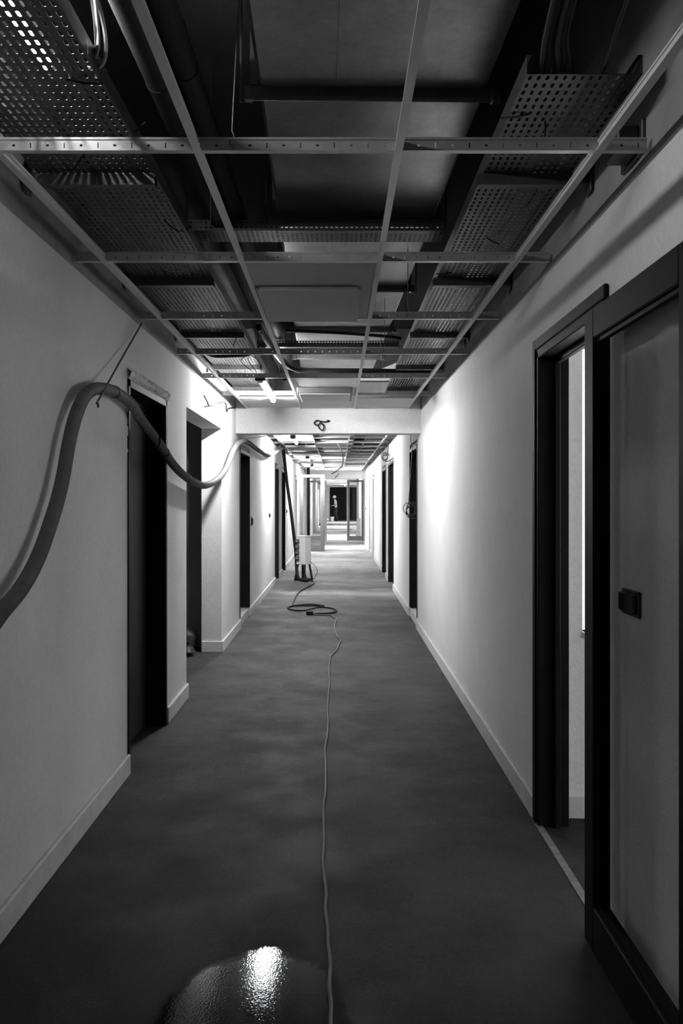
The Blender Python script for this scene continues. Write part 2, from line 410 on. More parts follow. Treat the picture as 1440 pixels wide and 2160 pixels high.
# broken plaster above door_1
mb = MB(); n = 46; vs = []; fs = []
for i in range(n+1):
    y = 4.775 + 1.11*i/n
    for k, (dz, dx) in enumerate(((0.0, 0.0), (0.012, 0.012), (0.035, 0.014), (0.062, 0.0))):
        j = random.uniform(-1, 1)
        vs.append((XL-0.03+0.034+dx*1.8+0.008*j*(k in (1, 2)), y+0.006*random.uniform(-1, 1), 2.175+dz+(0.009*random.uniform(-1, 1) if k != 1 else 0.004*j)))
for i in range(n):
    for k in range(3):
        a = i*4+k; fs.append((a, a+1, a+5, a+4))
for i in range(n+1): pass
mb.add(vs, fs)
bk = len(mb.v); mb.box(XL-0.09, XL+0.004, 4.80, 5.86, 2.178, 2.234)
mb.build('broken_plaster', 'rubble', dA)
mb = MB()
for k in range(4):
    z = 1.75+k*0.11+random.uniform(-.02, .02); mb.cbox(XL-0.012, XL+0.004, 4.786, 4.796, z, z+random.uniform(.02, .06), 0.003)
mb.build('chipped_edge', 'rubble', dA)

# right doorway with metal frame, open on the lit room
r = empty('door_11', (XR+0.07, 3.56, 0)); struct(r, 'dark metal frame of the open right doorway onto the lit room', 'door')
MB().cbox(XR-0.012, RX0+0.002, 4.02, 4.088, 0, 2.19, 0.004).build('jamb', 'frame', r)
MB().cbox(XR-0.020, XR-0.002, 4.055, 4.105, 0, 2.25, 0.004).build('architrave', 'frame', r)
MB().cbox(XR+0.06, XR+0.085, 3.99, 4.02, 0, 2.16, 0.003).build('door_stop', 'frame', r)
MB().cbox(XR-0.012, RX0+0.002, 3.03, 3.09, 0, 2.19, 0.004).build('jamb', 'frame', r)
MB().cbox(XR-0.020, XR-0.002, 3.0, 4.054, 2.20, 2.25, 0.004).build('architrave', 'frame', r)
MB().cbox(XR-0.012, RX0+0.002, 3.03, 4.088, 2.16, 2.238, 0.004).build('frame_head', 'frame', r)
MB().cbox(XR+0.06, XR+0.085, 3.09, 4.02, 2.13, 2.16, 0.003).build('door_stop', 'frame', r)
th = MB().cbox(XR-0.022, XR+0.012, 3.03, 4.088, 0, 0.004, 0.002).build('threshold', 'worn', r)

# glazed leaves
def glazed(name, label, u0, u1, z0, z1, t0, t1, axis, stile=0.1, bottom=0.15, m='frame', pane=True):
    if axis == 'y': f = lambda a, b, c, d: (t0, t1, a, b, c, d); o = ((t0+t1)/2, (u0+u1)/2, z0)
    else: f = lambda a, b, c, d: (a, b, t0, t1, c, d); o = ((u0+u1)/2, (t0+t1)/2, z0)
    r = empty(name, o)
    def q(x0, x1, y0, y1, zz0, zz1, nm, mm, c=0.004): return MB().cbox(x0, x1, y0, y1, zz0, zz1, c).build(nm, mm, r)
    q(*f(u0, u0+stile, z0, z1), 'stile', m); q(*f(u1-stile, u1, z0, z1), 'stile', m)
    q(*f(u0+stile, u1-stile, z1-stile, z1), 'top_rail', m); q(*f(u0+stile, u1-stile, z0, z0+bottom), 'bottom_rail', m)
    tm = (t0+t1)/2; ta, tb = tm-0.003, tm+0.003
    g = f(u0+stile-0.01, u1-stile+0.01, z0+bottom-0.01, z1-stile+0.01); g = list(g)
    if axis == 'y': g[0], g[1] = ta, tb
    else: g[2], g[3] = ta, tb
    if pane: MB().box(*g).build('glass_pane', 'glass', r)
    # glazing beads on the corridor side
    bd = MB(); e = 0.014
    if axis == 'y':
        xa, xb = t0+0.012, ta-0.0005
        bd.box(xa, xb, u0+stile, u0+stile+e, z0+bottom, z1-stile); bd.box(xa, xb, u1-stile-e, u1-stile, z0+bottom, z1-stile)
        bd.box(xa, xb, u0+stile+e, u1-stile-e, z0+bottom, z0+bottom+e); bd.box(xa, xb, u0+stile+e, u1-stile-e, z1-stile-e, z1-stile)
        bd.build('glazing_bead', m, r)
    return r
g1 = glazed('door_leaf', '', 2.05, 2.97, 0.012, 2.136, 0.838, 0.896, 'y', pane=False)
tag(g1, 'large dark door leaf with an open panel, folded back against the near right wall', 'door')
for z in (0.25, 1.05, 1.75): MB().lathe((0.868, 2.985, z), [(0.010, 0), (0.010, 0.09)], 10).build('hinge', 'galv', g1, smooth=True)
g2 = glazed('glazed_door', '', XL+0.03, -0.44, 0.01, 2.29, 26.0, 26.06, 'x', 0.085, 0.17, 'board')
tag(g2, 'grey glazed door leaf standing across the left half beyond the power box', 'door')
g3 = glazed('glazed_door', '', 0.33, 0.915, 0.08, 2.26, 31.4, 31.46, 'x', 0.08, 0.16, 'board')
tag(g3, 'grey glazed door leaf across the right half under the far beam', 'door')
g4 = glazed('glazed_door', '', -1.10, -0.42, 0.06, 2.26, 32.0, 32.06, 'x', 0.08, 0.16, 'jambp')
tag(g4, 'pale glazed door leaf seen behind the grey left leaf', 'door')
MB().cbox(0.31, 0.329, 31.36, 31.48, 0.06, 2.27, 0.003).build('edge_strip', 'white', g3)
MB().cbox(-0.439, -0.40, 25.97, 26.07, 0.01, 2.29, 0.004).build('edge_strip', 'board', g2)

# ------------------------------------------------------------------ side rooms beyond the beam, daylight panes added to light the floor bands
for k, (a, b, t) in enumerate([(27.6, 28.9, 2.2), (34.2, 35.4, 2.2), (50.5, 52.0, 2.2)]):
    nm = ['near the grey glazed leaf', 'past the far beam', 'in the far hall'][k]
    x = XL-0.198
    mb = MB(); mb.box(x-1.2, x, a-0.25, a-0.1, 0, 2.5); mb.box(x-1.2, x, b+0.1, b+0.25, 0, 2.5); mb.box(x-1.2, x, a-0.25, b+0.25, 2.5, 2.6)
    mb.box(x-1.35, x-1.2, a-0.25, b+0.25, 0, 0.6); mb.box(x-1.35, x-1.2, a-0.25, b+0.25, 2.3, 2.6)
    struct(mb.build('wall_side_room', 'plaster'), 'walls of the daylit left room ' + nm, 'wall')
    p = MB().box(x-1.30, x-1.28, a-0.25, b+0.25, 0.6, 2.3).build('window_%d' % (k+3), 'day_far'); struct(p, 'added unseen daylight window of the left room ' + nm, 'window')

# ------------------------------------------------------------------ suspended grid
ZG = 2.545
TEES = [-1.02, -0.42, 0.18, 0.78]
def runner_mesh():
    mb = MB(); L = XR-XL-0.02
    mb.box(0, L, -0.012, 0.012, 0, 0.0035)                         # flange
    mb.box(0, L, -0.004, 0.004, 0.036, 0.043)                      # bulb
    n = int(L/0.05)
    p = L/n
    k = len(mb.v)
    fn = lambda u, v, w_: (u, -0.0006+w_, 0.0035+v)
    for i in range(n):
        sub = MB(); su, sv = ((0.0035, 0.016) if i % 2 == 0 else (0.009, 0.007))
        slot_cells(sub, 1, 1, p, 0.0325, su, sv, lambda u, v, w_, i=i: fn(u+i*p, v, w_), 0.0012); mb.add(sub.v, sub.f)
    return mb
def tee_mesh(l):
    mb = MB(); mb.box(-0.012, 0.012, 0, l, 0, 0.003); mb.box(-0.0006, 0.0006, 0, l, 0.003, 0.03); mb.box(-0.004, 0.004, 0, l, 0.03, 0.036); return mb
def grid(name, ys, y_first, y_last, label, hang):
    r = empty(name, (0, ys[0], ZG)); tag(r, label, 'ceiling grid')
    first = None
    for y in ys:
        if first is None:
            first = runner_mesh(); first.v = [(x+XL+0.01, yy+y, z+ZG) for x, yy, z in first.v]
            o0 = first.build('main_runner', 'web', r, origin=(XL+0.01, y, ZG)); first = o0
        else: copy_at(o0, (XL+0.01, y, ZG), r)
    segs = list(zip([y_first]+ys, ys+[y_last])); cache = {}
    for x in TEES:
        for a, b in segs:
            if b-a < 0.1: continue
            a2 = a + (0.0 if a == y_first else 0.0); key = round(b-a, 3)
            if key in cache: copy_at(cache[key], (x, a, ZG-0.0015), r)
            else:
                t = tee_mesh(b-a); t.v = [(p[0]+x, p[1]+a, p[2]+ZG-0.0015) for p in t.v]; cache[key] = t.build('cross_tee', 'tee', r, origin=(x, a, ZG-0.0015))
    for x, y, dx in hang:
        mb = MB(); mb.tube([(x+dx, y, ZS), (x, y, ZG+0.06)], 0.0022, 6); mb.tube([(x, y, ZG+0.065), (x+0.006, y, ZG+0.05), (x+0.004, y, ZG+0.02), (x-0.006, y, ZG+0.022), (x-0.006, y, ZG+0.04)], 0.002, 6)
        mb.build('hanger_wire', 'galv', r)
    return r
ys1 = [1.41+1.2*k for k in range(8) if 1.41+1.2*k < 9.8]
grid('ceiling_grid', [round(y, 3) for y in ys1], 0.4, BEAM_Y0, 'bare metal ceiling grid with missing tiles over the near corridor',
     [(-0.318, 2.61, 0.045), (-0.56, 3.81, 0.01), (0.40, 5.01, 0.0), (-0.55, 6.21, 0.02), (0.33, 6.21, 0.0), (0.36, 7.41, 0.01), (-0.5, 7.41, 0.0)])
ys2 = [10.9+1.2*k for k in range(17) if 10.9+1.2*k < 30.2]
grid('ceiling_grid', [round(y, 3) for y in ys2], BEAM_Y1, 30.3, 'metal ceiling grid beyond the beam, partly filled', [])

# ceiling tiles and panels
def tile(x0, x1, y0, y1, label, z=ZG+0.004, m='tile'):
    return tag(MB().cbox(x0+0.008, x1-0.008, y0+0.008, y1-0.008, z, z+0.018, 0.003).build('ceiling_tile', m), label, 'ceiling tile')
tile(-0.42, 0.18, 3.81, 5.01, 'grey ceiling tile above the hanging access panel, middle column')
tile(-0.42, 0.18, 7.41, 8.61, 'ceiling tile above the hanging lamp housing, middle column')
tile(-0.42, 0.18, 8.61, 9.84, 'ceiling tile against the beam, middle column')
tile(-1.02, -0.42, 8.95, 9.84, 'bright ceiling tile against the beam, behind the glowing tube', z=2.556)
tile(0.18, 0.78, 8.95, 9.80, 'ceiling tile against the beam, right column')
tile(0.18, 0.46, 7.70, 8.45, 'short ceiling tile left of the right tray, next but one to the beam')
p = empty('access_panel', (-0.145, 4.63, 2.50)); tag(p, 'flat grey access panel hanging just below the grid, middle column', 'ceiling panel')
MB().cbox(-0.40, 0.11, 4.25, 5.0, 2.528, 2.541, 0.003).build('panel_plate', 'tile', p)
MB().cbox(-0.385, 0.095, 4.236, 4.249, 2.526, 2.543, 0.003).build('panel_lip', 'white', p)
for (x, y) in ((-0.36, 4.32), (0.07, 4.32), (-0.36, 4.93), (0.07, 4.93)): MB().lathe((x, y, 2.538), [(0.004, 0), (0.004, 0.015)], 8).build('fixing_stud', 'galv', p)
p = empty('lamp_housing', (-0.125, 8.25, 2.483)); tag(p, 'unlit rectangular lamp housing hanging below the grid before the beam', 'lamp')
MB().cbox(-0.378, 0.13, 8.0, 8.65, 2.490, 2.546, 0.004).build('housing', 'sock', p)
MB().cbox(-0.36, 0.112, 8.015, 8.635, 2.483, 2.492, 0.003).build('diffuser', 'tile', p)
# tiles beyond the beam
cols = list(zip(TEES[:-1], TEES[1:]))
rng = random.Random(3); seen = [0, 0, 0]; ORD = 'first second third fourth fifth sixth seventh eighth ninth tenth eleventh twelfth thirteenth fourteenth fifteenth sixteenth'.split()
for i in range(len(ys2)-1):
    y0, y1 = round(ys2[i], 3), round(ys2[i+1], 3)
    for c, (x0, x1) in enumerate(cols):
        pr = (0.30, 0.55, 0.22)[c]
        if y0 > 22: pr = 0.75
        if rng.random() < pr:
            seen[c] += 1
            tag(MB().cbox(x0+0.008, x1-0.008, y0+0.02, y1-0.02, ZG+0.004, ZG+0.022, 0.003).build('ceiling_tile', 'tile'),
                ORD[seen[c]-1] + ' ceiling tile beyond the beam in the ' + ['left', 'middle', 'right'][c] + ' column', 'ceiling tile', 'ceiling tiles beyond the beam')

# ------------------------------------------------------------------ cable trays
PU, PV = 0.025, 0.045
def tray(name, x0, nu, y_start, nseg, label, bracket_ys, bx0, bx1, wall_side):
    zt = 2.708; wdt = nu*PU; nv = 27; seg = nv*PV
    r = empty(name, (x0+wdt/2, y_start, zt)); tag(r, label, 'cable tray')
    mb = slot_cells(MB(), nu, nv, PU, PV, 0.0095, 0.026, lambda u, v, w_: (x0+u, y_start+v, zt+w_), 0.0015)
    mb.box(x0-0.0015, x0, y_start, y_start+seg-0.002, zt, zt+0.055); mb.box(x0+wdt, x0+wdt+0.0015, y_start, y_start+seg-0.002, zt, zt+0.055)
    mb.box(x0, x0+0.012, y_start, y_start+seg-0.002, zt+0.0535, zt+0.055); mb.box(x0+wdt-0.012, x0+wdt, y_start, y_start+seg-0.002, zt+0.0535, zt+0.055)
    o = mb.build('perforated_sheet', 'galv', r, origin=(x0+wdt/2, y_start, zt))
    for k in range(1, nseg): copy_at(o, (x0+wdt/2, y_start+k*seg, zt), r)
    b0 = None
    for y in bracket_ys:
        if b0 is None:
            mb = MB(); mb.box(bx0, bx1, y-0.0015, y+0.0, zt-0.043, zt-0.001); mb.box(bx0, bx1, y, y+0.04, zt-0.043, zt-0.0415)
            mb.box(bx0, bx1, y+0.04, y+0.0415, zt-0.043, zt-0.001); mb.box(bx0, bx1, y, y+0.012, zt-0.0025, zt-0.001); mb.box(bx0, bx1, y+0.028, y+0.04, zt-0.0025, zt-0.001)
            xm = wall_side
            mb.cbox(min(xm, xm-0.006*(1 if xm > 0 else -1)), max(xm, xm-0.006*(1 if xm > 0 else -1)), y-0.02, y+0.06, zt-0.07, zt+0.09, 0.001)
            b0 = mb.build('bracket', 'galv', r, origin=((bx0+bx1)/2, y, zt-0.05))
        else: copy_at(b0, ((bx0+bx1)/2, y, zt-0.05), r)
    return r
BR = [1.71, 3.21, 4.71, 6.22, 7.72, 9.2]
tL = tray('cable_tray', -1.105, 17, 1.15, 7, 'wide perforated cable tray along the left wall above the grid', BR[1:], -1.15, -0.675, XL+0.004)
tR = tray('cable_tray', 0.535, 13, 2.467, 6, 'narrower perforated cable tray along the right wall above the grid', BR[1:], 0.515, 0.925, XR-0.004)
# transverse slotted tray under the duct
def cross_tray(y0, z0, x0, nx, label, wd):
    r = empty('cross_tray', (x0+nx*0.0125, y0, z0)); tag(r, label, 'cable tray')
    mb = slot_cells(MB(), nx, 2, 0.025, 0.025, 0.016, 0.008, lambda u, v, w_: (x0+u, y0+w_, z0+v), 0.0015)
    mb.build('side_flange', 'galv', r)
    nb = int(wd/0.025)
    mb = slot_cells(MB(), nx, nb, 0.025, 0.025, 0.017, 0.008, lambda u, v, w_: (x0+u, y0+v+0.002, z0+w_), 0.0015)
    mb.build('base_sheet', 'galv', r)
    mb = MB(); mb.box(x0, x0+nx*0.025, y0+nb*0.025+0.002, y0+nb*0.025+0.0035, z0, z0+0.05); mb.box(x0, x0+nx*0.025, y0-0.002, y0-0.0002, z0-0.004, z0+0.003)
    mb.build('back_flange', 'galv', r)
    for x in (x0+0.01, x0+nx*0.025-0.01):
        MB().tube([(x, y0+0.05, z0-0.012), (x, y0+0.05, ZS-0.001)], 0.004, 8).build('threaded_rod', 'galv', r)
        MB().lathe((x, y0+0.05, z0-0.011), [(0.011, 0), (0.011, 0.009)], 6).build('nut', 'galv', r)
    return r
cross_tray(4.34, 2.85, -0.77, 52, 'slotted metal cross tray spanning between the two side trays', 0.2)
cross_tray(7.50, 2.83, -0.70, 49, 'slotted cross channel further back below the duct', 0.1)

# ------------------------------------------------------------------ duct
ang = math.atan(0.0207)
def rotp(p, y_ref=3.11, xc=0.12):
    x, y, z = p; dy = y-y_ref
    return (xc + x*math.cos(ang) - dy*math.sin(ang), y_ref + x*math.sin(ang) + dy*math.cos(ang), z)
d = empty('air_duct', (0.12, 3.11, 2.95)); tag(d, 'rectangular sheet steel air duct running above the middle of the grid', 'duct')
FY = [0.27, 1.67, 3.07, 4.47, 5.87, 7.27, 8.67, 9.8]
for a, b in zip(FY[:-1], FY[1:]):
    mb = MB(); g = 0.004
    mb.cbox(-0.4, 0.4, a+g, b-g, 2.95, 3.32, 0.012)
    mb.v = [rotp(p) for p in mb.v]; sec = mb.build('duct_section', 'duct', d)
    mb = MB()
    xm = -0.125; mb.cbox(xm-0.004, xm+0.004, a+0.05, b-0.05, 2.9475, 2.9505, 0.001); mb.v = [rotp(p) for p in mb.v]; mb.build('seam', 'duct', sec)
for k, y in enumerate(FY[1:-1]):
    mb = MB()
    for dy in (-0.014, 0.003):
        mb.cbox(-0.43, 0.43, y+dy, y+dy+0.011, 2.915, 2.955, 0.003)
    mb.tube([(-0.43, y, 2.918), (0.43, y, 2.918)], 0.011, 10)
    for sx in (-1, 1):
        mb.cbox(min(sx*0.40, sx*0.43), max(sx*0.40, sx*0.43), y-0.014, y+0.014, 2.955, 3.34, 0.003)
    mb.v = [rotp(p) for p in mb.v]; fg = mb.build('flange', 'galv', d)
    for sx in (-1, 1):
        mb = MB(); mb.cbox(sx*0.435-0.018, sx*0.435+0.018, y-0.02, y+0.02, 2.905, 2.955, 0.006); mb.v = [rotp(p) for p in mb.v]; mb.build('corner_clamp', 'galv', fg)
        mb = MB(); mb.tube([(sx*0.462, y, 2.9), (sx*0.462, y, ZS-0.001)], 0.005, 8); mb.v = [rotp(p) for p in mb.v]; mb.build('threaded_rod', 'galv', fg)
# pipes left of the duct
for k, (x, z, rad, lb) in enumerate([(-0.60, 2.90, 0.040, 'black insulated pipe beside the left tray'), (-0.51, 2.94, 0.042, 'black insulated pipe closest to the duct'), (-0.56, 3.08, 0.05, 'upper black insulated pipe above two others')]):
    q = empty('insulated_pipe', (x, 1, z-rad)); tag(q, lb, 'pipe')
    MB().tube([(x, 0.3, z), (x, 9.84, z)], rad, 14).build('foam_sleeve', 'pipe', q, smooth=True)
    for y in (1.2, 2.9, 4.6, 6.6, 8.4):
        MB().tube([(x, y, z), (x, y+0.03, z)], rad+0.003, 14).build('clamp', 'black', q, smooth=True)
# black flexible duct across the bay
cable('flexible_conduit', [(-0.60, 6.6, 2.815), (-0.55, 7.2, 2.77), (-0.47, 7.72, 2.72), (-0.36, 7.93, 2.695), (-0.15, 7.97, 2.69), (0.3, 7.99, 2.69), (0.6, 8.0, 2.685), (0.9, 8.02, 2.69)], 0.027, 'black', 'thick black flexible conduit bending across above the grid', 'conduit', seg=10)
cable('flexible_conduit', [(-0.42, 6.85, 2.84), (-0.1, 6.86, 2.83), (0.2, 6.88, 2.815), (0.42, 6.9, 2.80), (0.5, 6.92, 2.79)], 0.013, 'black', 'thin black conduit crossing under the duct', 'conduit')
# wall-side junction box by the right tray
jb = empty('junction_box', (0.895, 2.74, 2.575)); tag(jb, 'small junction box on the right wall beside the tray', 'junction box')
MB().cbox(0.858, 0.926, 2.68, 2.80, 2.575, 2.66, 0.006).build('box_body', 'plate', jb)
MB().cbox(0.926, 0.9385, 2.66, 2.86, 2.568, 2.67, 0.002).build('back_plate', 'galv', jb)
jb = empty('junction_box', (0.91, 6.5, 2.60)); tag(jb, 'pale junction box high on the right wall mid corridor', 'junction box')
MB().cbox(0.87, 0.936, 6.42, 6.56, 2.60, 2.72, 0.006).build('box_body', 'box', jb)
MB().cbox(0.862, 0.871, 6.43, 6.55, 2.61, 2.71, 0.003).build('lid', 'box', jb)

# cables lying in and spilling from the trays
for k, pts in enumerate([[(-0.78, 1.9, 2.79), (-0.72, 2.1, 2.83), (-0.655, 2.3, 2.85), (-0.640, 2.38, 2.80), (-0.652, 2.44, 2.74), (-0.70, 2.5, 2.735)],
                         [(-0.66, 1.9, 2.93), (-0.652, 2.1, 2.90), (-0.648, 2.28, 2.87), (-0.652, 2.36, 2.80), (-0.668, 2.42, 2.75), (-0.72, 2.5, 2.735)],
                         [(-0.655, 1.95, 2.98), (-0.658, 2.15, 2.92), (-0.658, 2.32, 2.85), (-0.665, 2.40, 2.77), (-0.72, 2.6, 2.73)]]):
    cable('data_cable', pts, 0.006, 'palecable' if k < 2 else 'greycable', ['pale cable looping over the left tray edge, lowest loop', 'pale cable dropping beside the left tray from above', 'grey cable crossing the pale ones at the left tray edge'][k])
for k in range(6):
    o = 0.016*(k-2.5)
    cable('power_cable', [(0.62+o, 4.2, 2.725), (0.63+o, 3.0, 2.725), (0.625+o, 2.55, 2.735), (0.60+o*0.7, 2.40, 2.78+0.006*(k % 3)), (0.60+o*0.7, 2.2, 2.86), (0.63+o*0.8, 1.9, 2.95), (0.68+o, 1.5, 3.02)], 0.0085, 'greycable' if k % 2 else 'cable',
          ['leftmost', 'second from left', 'third from left', 'third from right', 'second from right', 'rightmost'][k] + ' cable in the bundle rising from the right tray end', group='cable bundle at the right tray end')
cable('power_cable', [(0.78, 3.6, 2.725), (0.77, 2.6, 2.74), (0.76, 2.35, 2.80), (0.77, 2.0, 2.93), (0.8, 1.6, 3.02)], 0.006, 'greycable', 'single thin cable rising apart from the bundle at the right tray')
for k in range(3):
    x = -1.06+0.14*k
    cable('power_cable', [(x, 1.2, 2.722), (x+0.02, 3.2, 2.722), (x-0.015, 5.4, 2.722), (x+0.01, 7.4, 2.722), (x, 9.6, 2.722)], 0.010, 'cable', 'dark cable lying in the left tray, ' + ['nearest the wall', 'in the middle', 'on the side of the pipes'][k], group='cables in the left tray', sub=5)
# plastic cable ties hanging from trays
for k, (x, y, z, dx, dz) in enumerate([(-0.78, 2.50, 2.705, 0.10, 0.0), (-0.72, 2.9, 2.70, 0.075, 0.07), (-0.86, 3.0, 2.705, -0.05, -0.05), (-0.75, 3.75, 2.705, 0.06, -0.04), (-0.71, 3.9, 2.705, 0.05, 0.03), (0.6, 2.72, 2.705, -0.09, 0.0), (0.66, 2.78, 2.705, 0.0, -0.06), (0.68, 4.0, 2.705, 0.06, -0.02), (0.6, 4.6, 2.705, -0.08, 0.0), (-0.70, 6.2, 2.705, -0.05, -0.1)]):
    cable('cable_tie', [(x, y, z+0.004), (x+dx*0.5, y, z+dz*0.4-0.006), (x+dx, y+0.02, z+dz)], 0.003, 'black', 'black cable tie end ' + ['at the near left tray corner', 'bent up off the left tray edge before the first runner', 'hanging under the left tray before the first bracket', 'hanging lowest under the second bay of the left tray', 'at the pipe side of the left tray, second bay', 'poking left from the near end of the right tray', 'hanging straight under the near end of the right tray', 'under the right tray past the first bracket', 'poking left from the right tray before the second bracket', 'hanging from the left tray in the fourth bay'][k], 'cable tie', 'cable ties on the trays', sub=4, seg=5)
# bundle near the tube
cable('power_cable', [(-1.05, 6.75, 2.66), (-0.98, 6.9, 2.65), (-0.85, 6.92, 2.655), (-0.72, 6.9, 2.66), (-0.62, 6.8, 2.68)], 0.016, 'black', 'black cable bundle crossing under the left tray before the glowing tube')
for k, dx in enumerate((-0.09, -0.03, 0.05)):
    cable('lamp_wire', [(-0.70, 6.88, 2.66), (-0.70+dx, 7.1, 2.64), (-0.68+dx*0.5, 7.43, 2.60)], 0.0035, 'black', ['left', 'middle', 'right'][k] + ' black wire feeding the glowing tube lamp', group='lamp feed wires')

# ------------------------------------------------------------------ fluorescent tubes
def tube_lamp(x, y0, z, label, m, l=1.2, r=0.019, seg=14, box=True):
    t = empty('tube_lamp', (x, y0+l/2, z-r)); tag(t, label, 'lamp')
    MB().tube([(x, y0+0.02, z), (x, y0+l-0.02, z)], r, seg).build('glowing_tube', m, t, smooth=True)
    for y in (y0, y0+l-0.03): MB().tube([(x, y, z), (x, y+0.03, z)], r+0.004, seg).build('end_cap', 'white', t, smooth=True)
    MB().cbox(x-0.022, x+0.022, y0+0.02, y0+l-0.02, z+r+0.006, z+r+0.035, 0.004).build('spine', 'white', t)
    for y in (y0+0.005, y0+l-0.03): MB().cbox(x-0.014, x+0.014, y, y+0.025, z+0.004, z+r+0.03, 0.003).build('holder', 'white', t)
    if box: MB().cbox(x-0.045, x+0.045, y0-0.05, y0-0.002, z-0.01, z+0.055, 0.006).build('ballast_box', 'plate', t)
    return t
tube_lamp(-0.665, 7.46, 2.533, 'glowing fluorescent tube in the grid just before the beam', 'tube_main', 1.5, 0.021)
tube_lamp(-0.91, 1.54, 2.86, 'glowing tube lying above the near left tray, seen through its slots', 'tube_tray', box=False)
for k, (x, y) in enumerate([(-0.72, 13.9), (-0.72, 20.4)]):
    tube_lamp(x, y, 2.50, ['glowing tube in the grid beyond the beam on the left', 'small glowing tube further along the left of the far grid'][k], 'tube_far')
tube_lamp(-0.75, 25.0, 2.50, 'short bright tube hanging near the far dark conduit', 'tube_far', 1.0)
for k, y in enumerate((37.0, 46.0, 57.5)):
    tube_lamp(0.45 if k != 1 else -0.3, y, 2.55, ['tube lamp on the low far ceiling, nearest', 'tube lamp on the low far ceiling, middle', 'tube lamp on the low far ceiling over the worker'][k], 'tube_far', box=False)
for k, y in enumerate((-4.6,)):
    tube_lamp(-0.3, y, 2.62, 'added unseen tube lamp lighting the corridor from behind the viewer', 'fill_back', box=False)  # unseen lamp added to brighten the near walls

# services beyond the beam: simple duct, trays
d2 = empty('air_duct', (-0.1, 20, 2.95)); tag(d2, 'sheet steel air duct above the grid beyond the beam', 'duct')
for k in range(10):
    MB().cbox(-0.42, 0.36, 10.15+k*2+0.004, 12.15+k*2-0.004, 2.95, 3.3, 0.01).build('duct_section', 'duct', d2)
    MB().cbox(-0.45, 0.39, 10.135+k*2, 10.165+k*2, 2.92, 3.33, 0.004).build('flange', 'galv', d2)
for x0, x1, lb in ((-1.10, -0.69, 'left cable tray beyond the beam'), (0.535, 0.86, 'right cable tray beyond the beam')):
    t2 = empty('cable_tray', ((x0+x1)/2, 20, 2.7)); tag(t2, lb + ' above the grid', 'cable tray')
    mb = MB(); mb.box(x0, x1, 10.15, 30.2, 2.705, 2.708); mb.box(x0, x0+0.003, 10.15, 30.2, 2.708, 2.76); mb.box(x1-0.003, x1, 10.15, 30.2, 2.708, 2.76); mb.build('tray_sheet', 'galv', t2)
    for k in range(13): MB().cbox(x0-0.01, x1+0.01, 10.6+k*1.5, 10.64+k*1.5, 2.66, 2.704, 0.003).build('bracket', 'galv', t2)

# ------------------------------------------------------------------ the hanging hose
hp = [(-1.097, 2.25, 0.97), (-1.097, 2.61, 1.049), (-1.097, 2.83, 1.134), (-1.097, 3.02, 1.199), (-1.097, 3.19, 1.296), (-1.097, 3.35, 1.44), (-1.097, 3.46, 1.57), (-1.097, 3.56, 1.746), (-1.097, 3.65, 1.861), (-1.097, 3.78, 1.957), (-1.097, 3.97, 2.012), (-1.097, 4.27, 2.036), (-1.097, 4.61, 2.018), (-1.097, 4.88, 1.949), (-1.097, 5.34, 1.854), (-1.097, 5.8, 1.743), (-1.097, 6.34, 1.669), (-1.097, 7.13, 1.628), (-1.097, 7.97, 1.704), (-1.097, 8.58, 1.836), (-1.097, 9.13, 2.031), (-1.097, 9.7, 2.154), (-1.097, 10.56, 2.212), (-1.097, 12.01, 2.199), (-1.097, 13.63, 2.212), (-1.097, 15.52, 2.378), (-1.08, 16.3, 2.46), (-1.06, 16.7, 2.52)]
hd = [(-1.06, 16.62, 2.525), (-1.06, 16.78, 2.50), (-1.045, 16.86, 2.36), (-0.996, 16.85, 1.929), (-0.932, 16.8, 1.473), (-0.868, 16.78, 0.97), (-0.813, 16.75, 0.513), (-0.79, 16.55, 0.25), (-0.75, 16.3, 0.07), (-0.66, 16.2, 0.034), (-0.55, 16.15, 0.032)]
path = resample(smooth_path(hp, 14), 0.005)
hr = 0.027
ho = empty('ribbed_hose', (-1.06, 6.9, 1.58)); tag(ho, 'thick ribbed grey hose slung along the left wall', 'hose')
cable('drop_hose', hd, 0.031, 'black', 'black hose dropping from the ceiling to the floor at the power box', 'hose', seg=12)
MB().tube(path, hr, 14, rf=lambda i: hr+(0.0019 if i % 2 else -0.0019)).build('hose_body', 'hose', ho, smooth=True)
for f in (0.16, 0.245, 0.30):
    i = int(len(path)*f); MB().tube(path[i:i+7], hr+0.004, 14).build('tape_band', 'black', ho, smooth=True)
cable('hose_hanger', [(-1.148, 5.10, 2.54), (-1.105, 4.48, 2.245), (-1.062, 3.87, 1.95), (-1.060, 3.85, 1.94), (-1.062, 3.86, 1.915)], 0.005, 'cable', 'dark tie strap running from the grid edge down to the near hose loop', 'strap', sub=4)
cable('hose_hanger', [(-1.08, 10.2, 2.225), (-0.85, 10.6, 2.30), (-0.70, 11.2, 2.40)], 0.006, 'white', 'white tie strap holding the hose under the beam', 'strap', sub=4)
cable('hose_loop', [(-1.097+0.036*math.cos(a), 5.19+0.03*math.sin(a), 1.872+0.06*math.sin(a)-0.02) for a in [k*math.pi/6 for k in range(13)]], 0.006, 'black', 'black wire loop around the hose in front of the near left door', 'strap', sub=3)

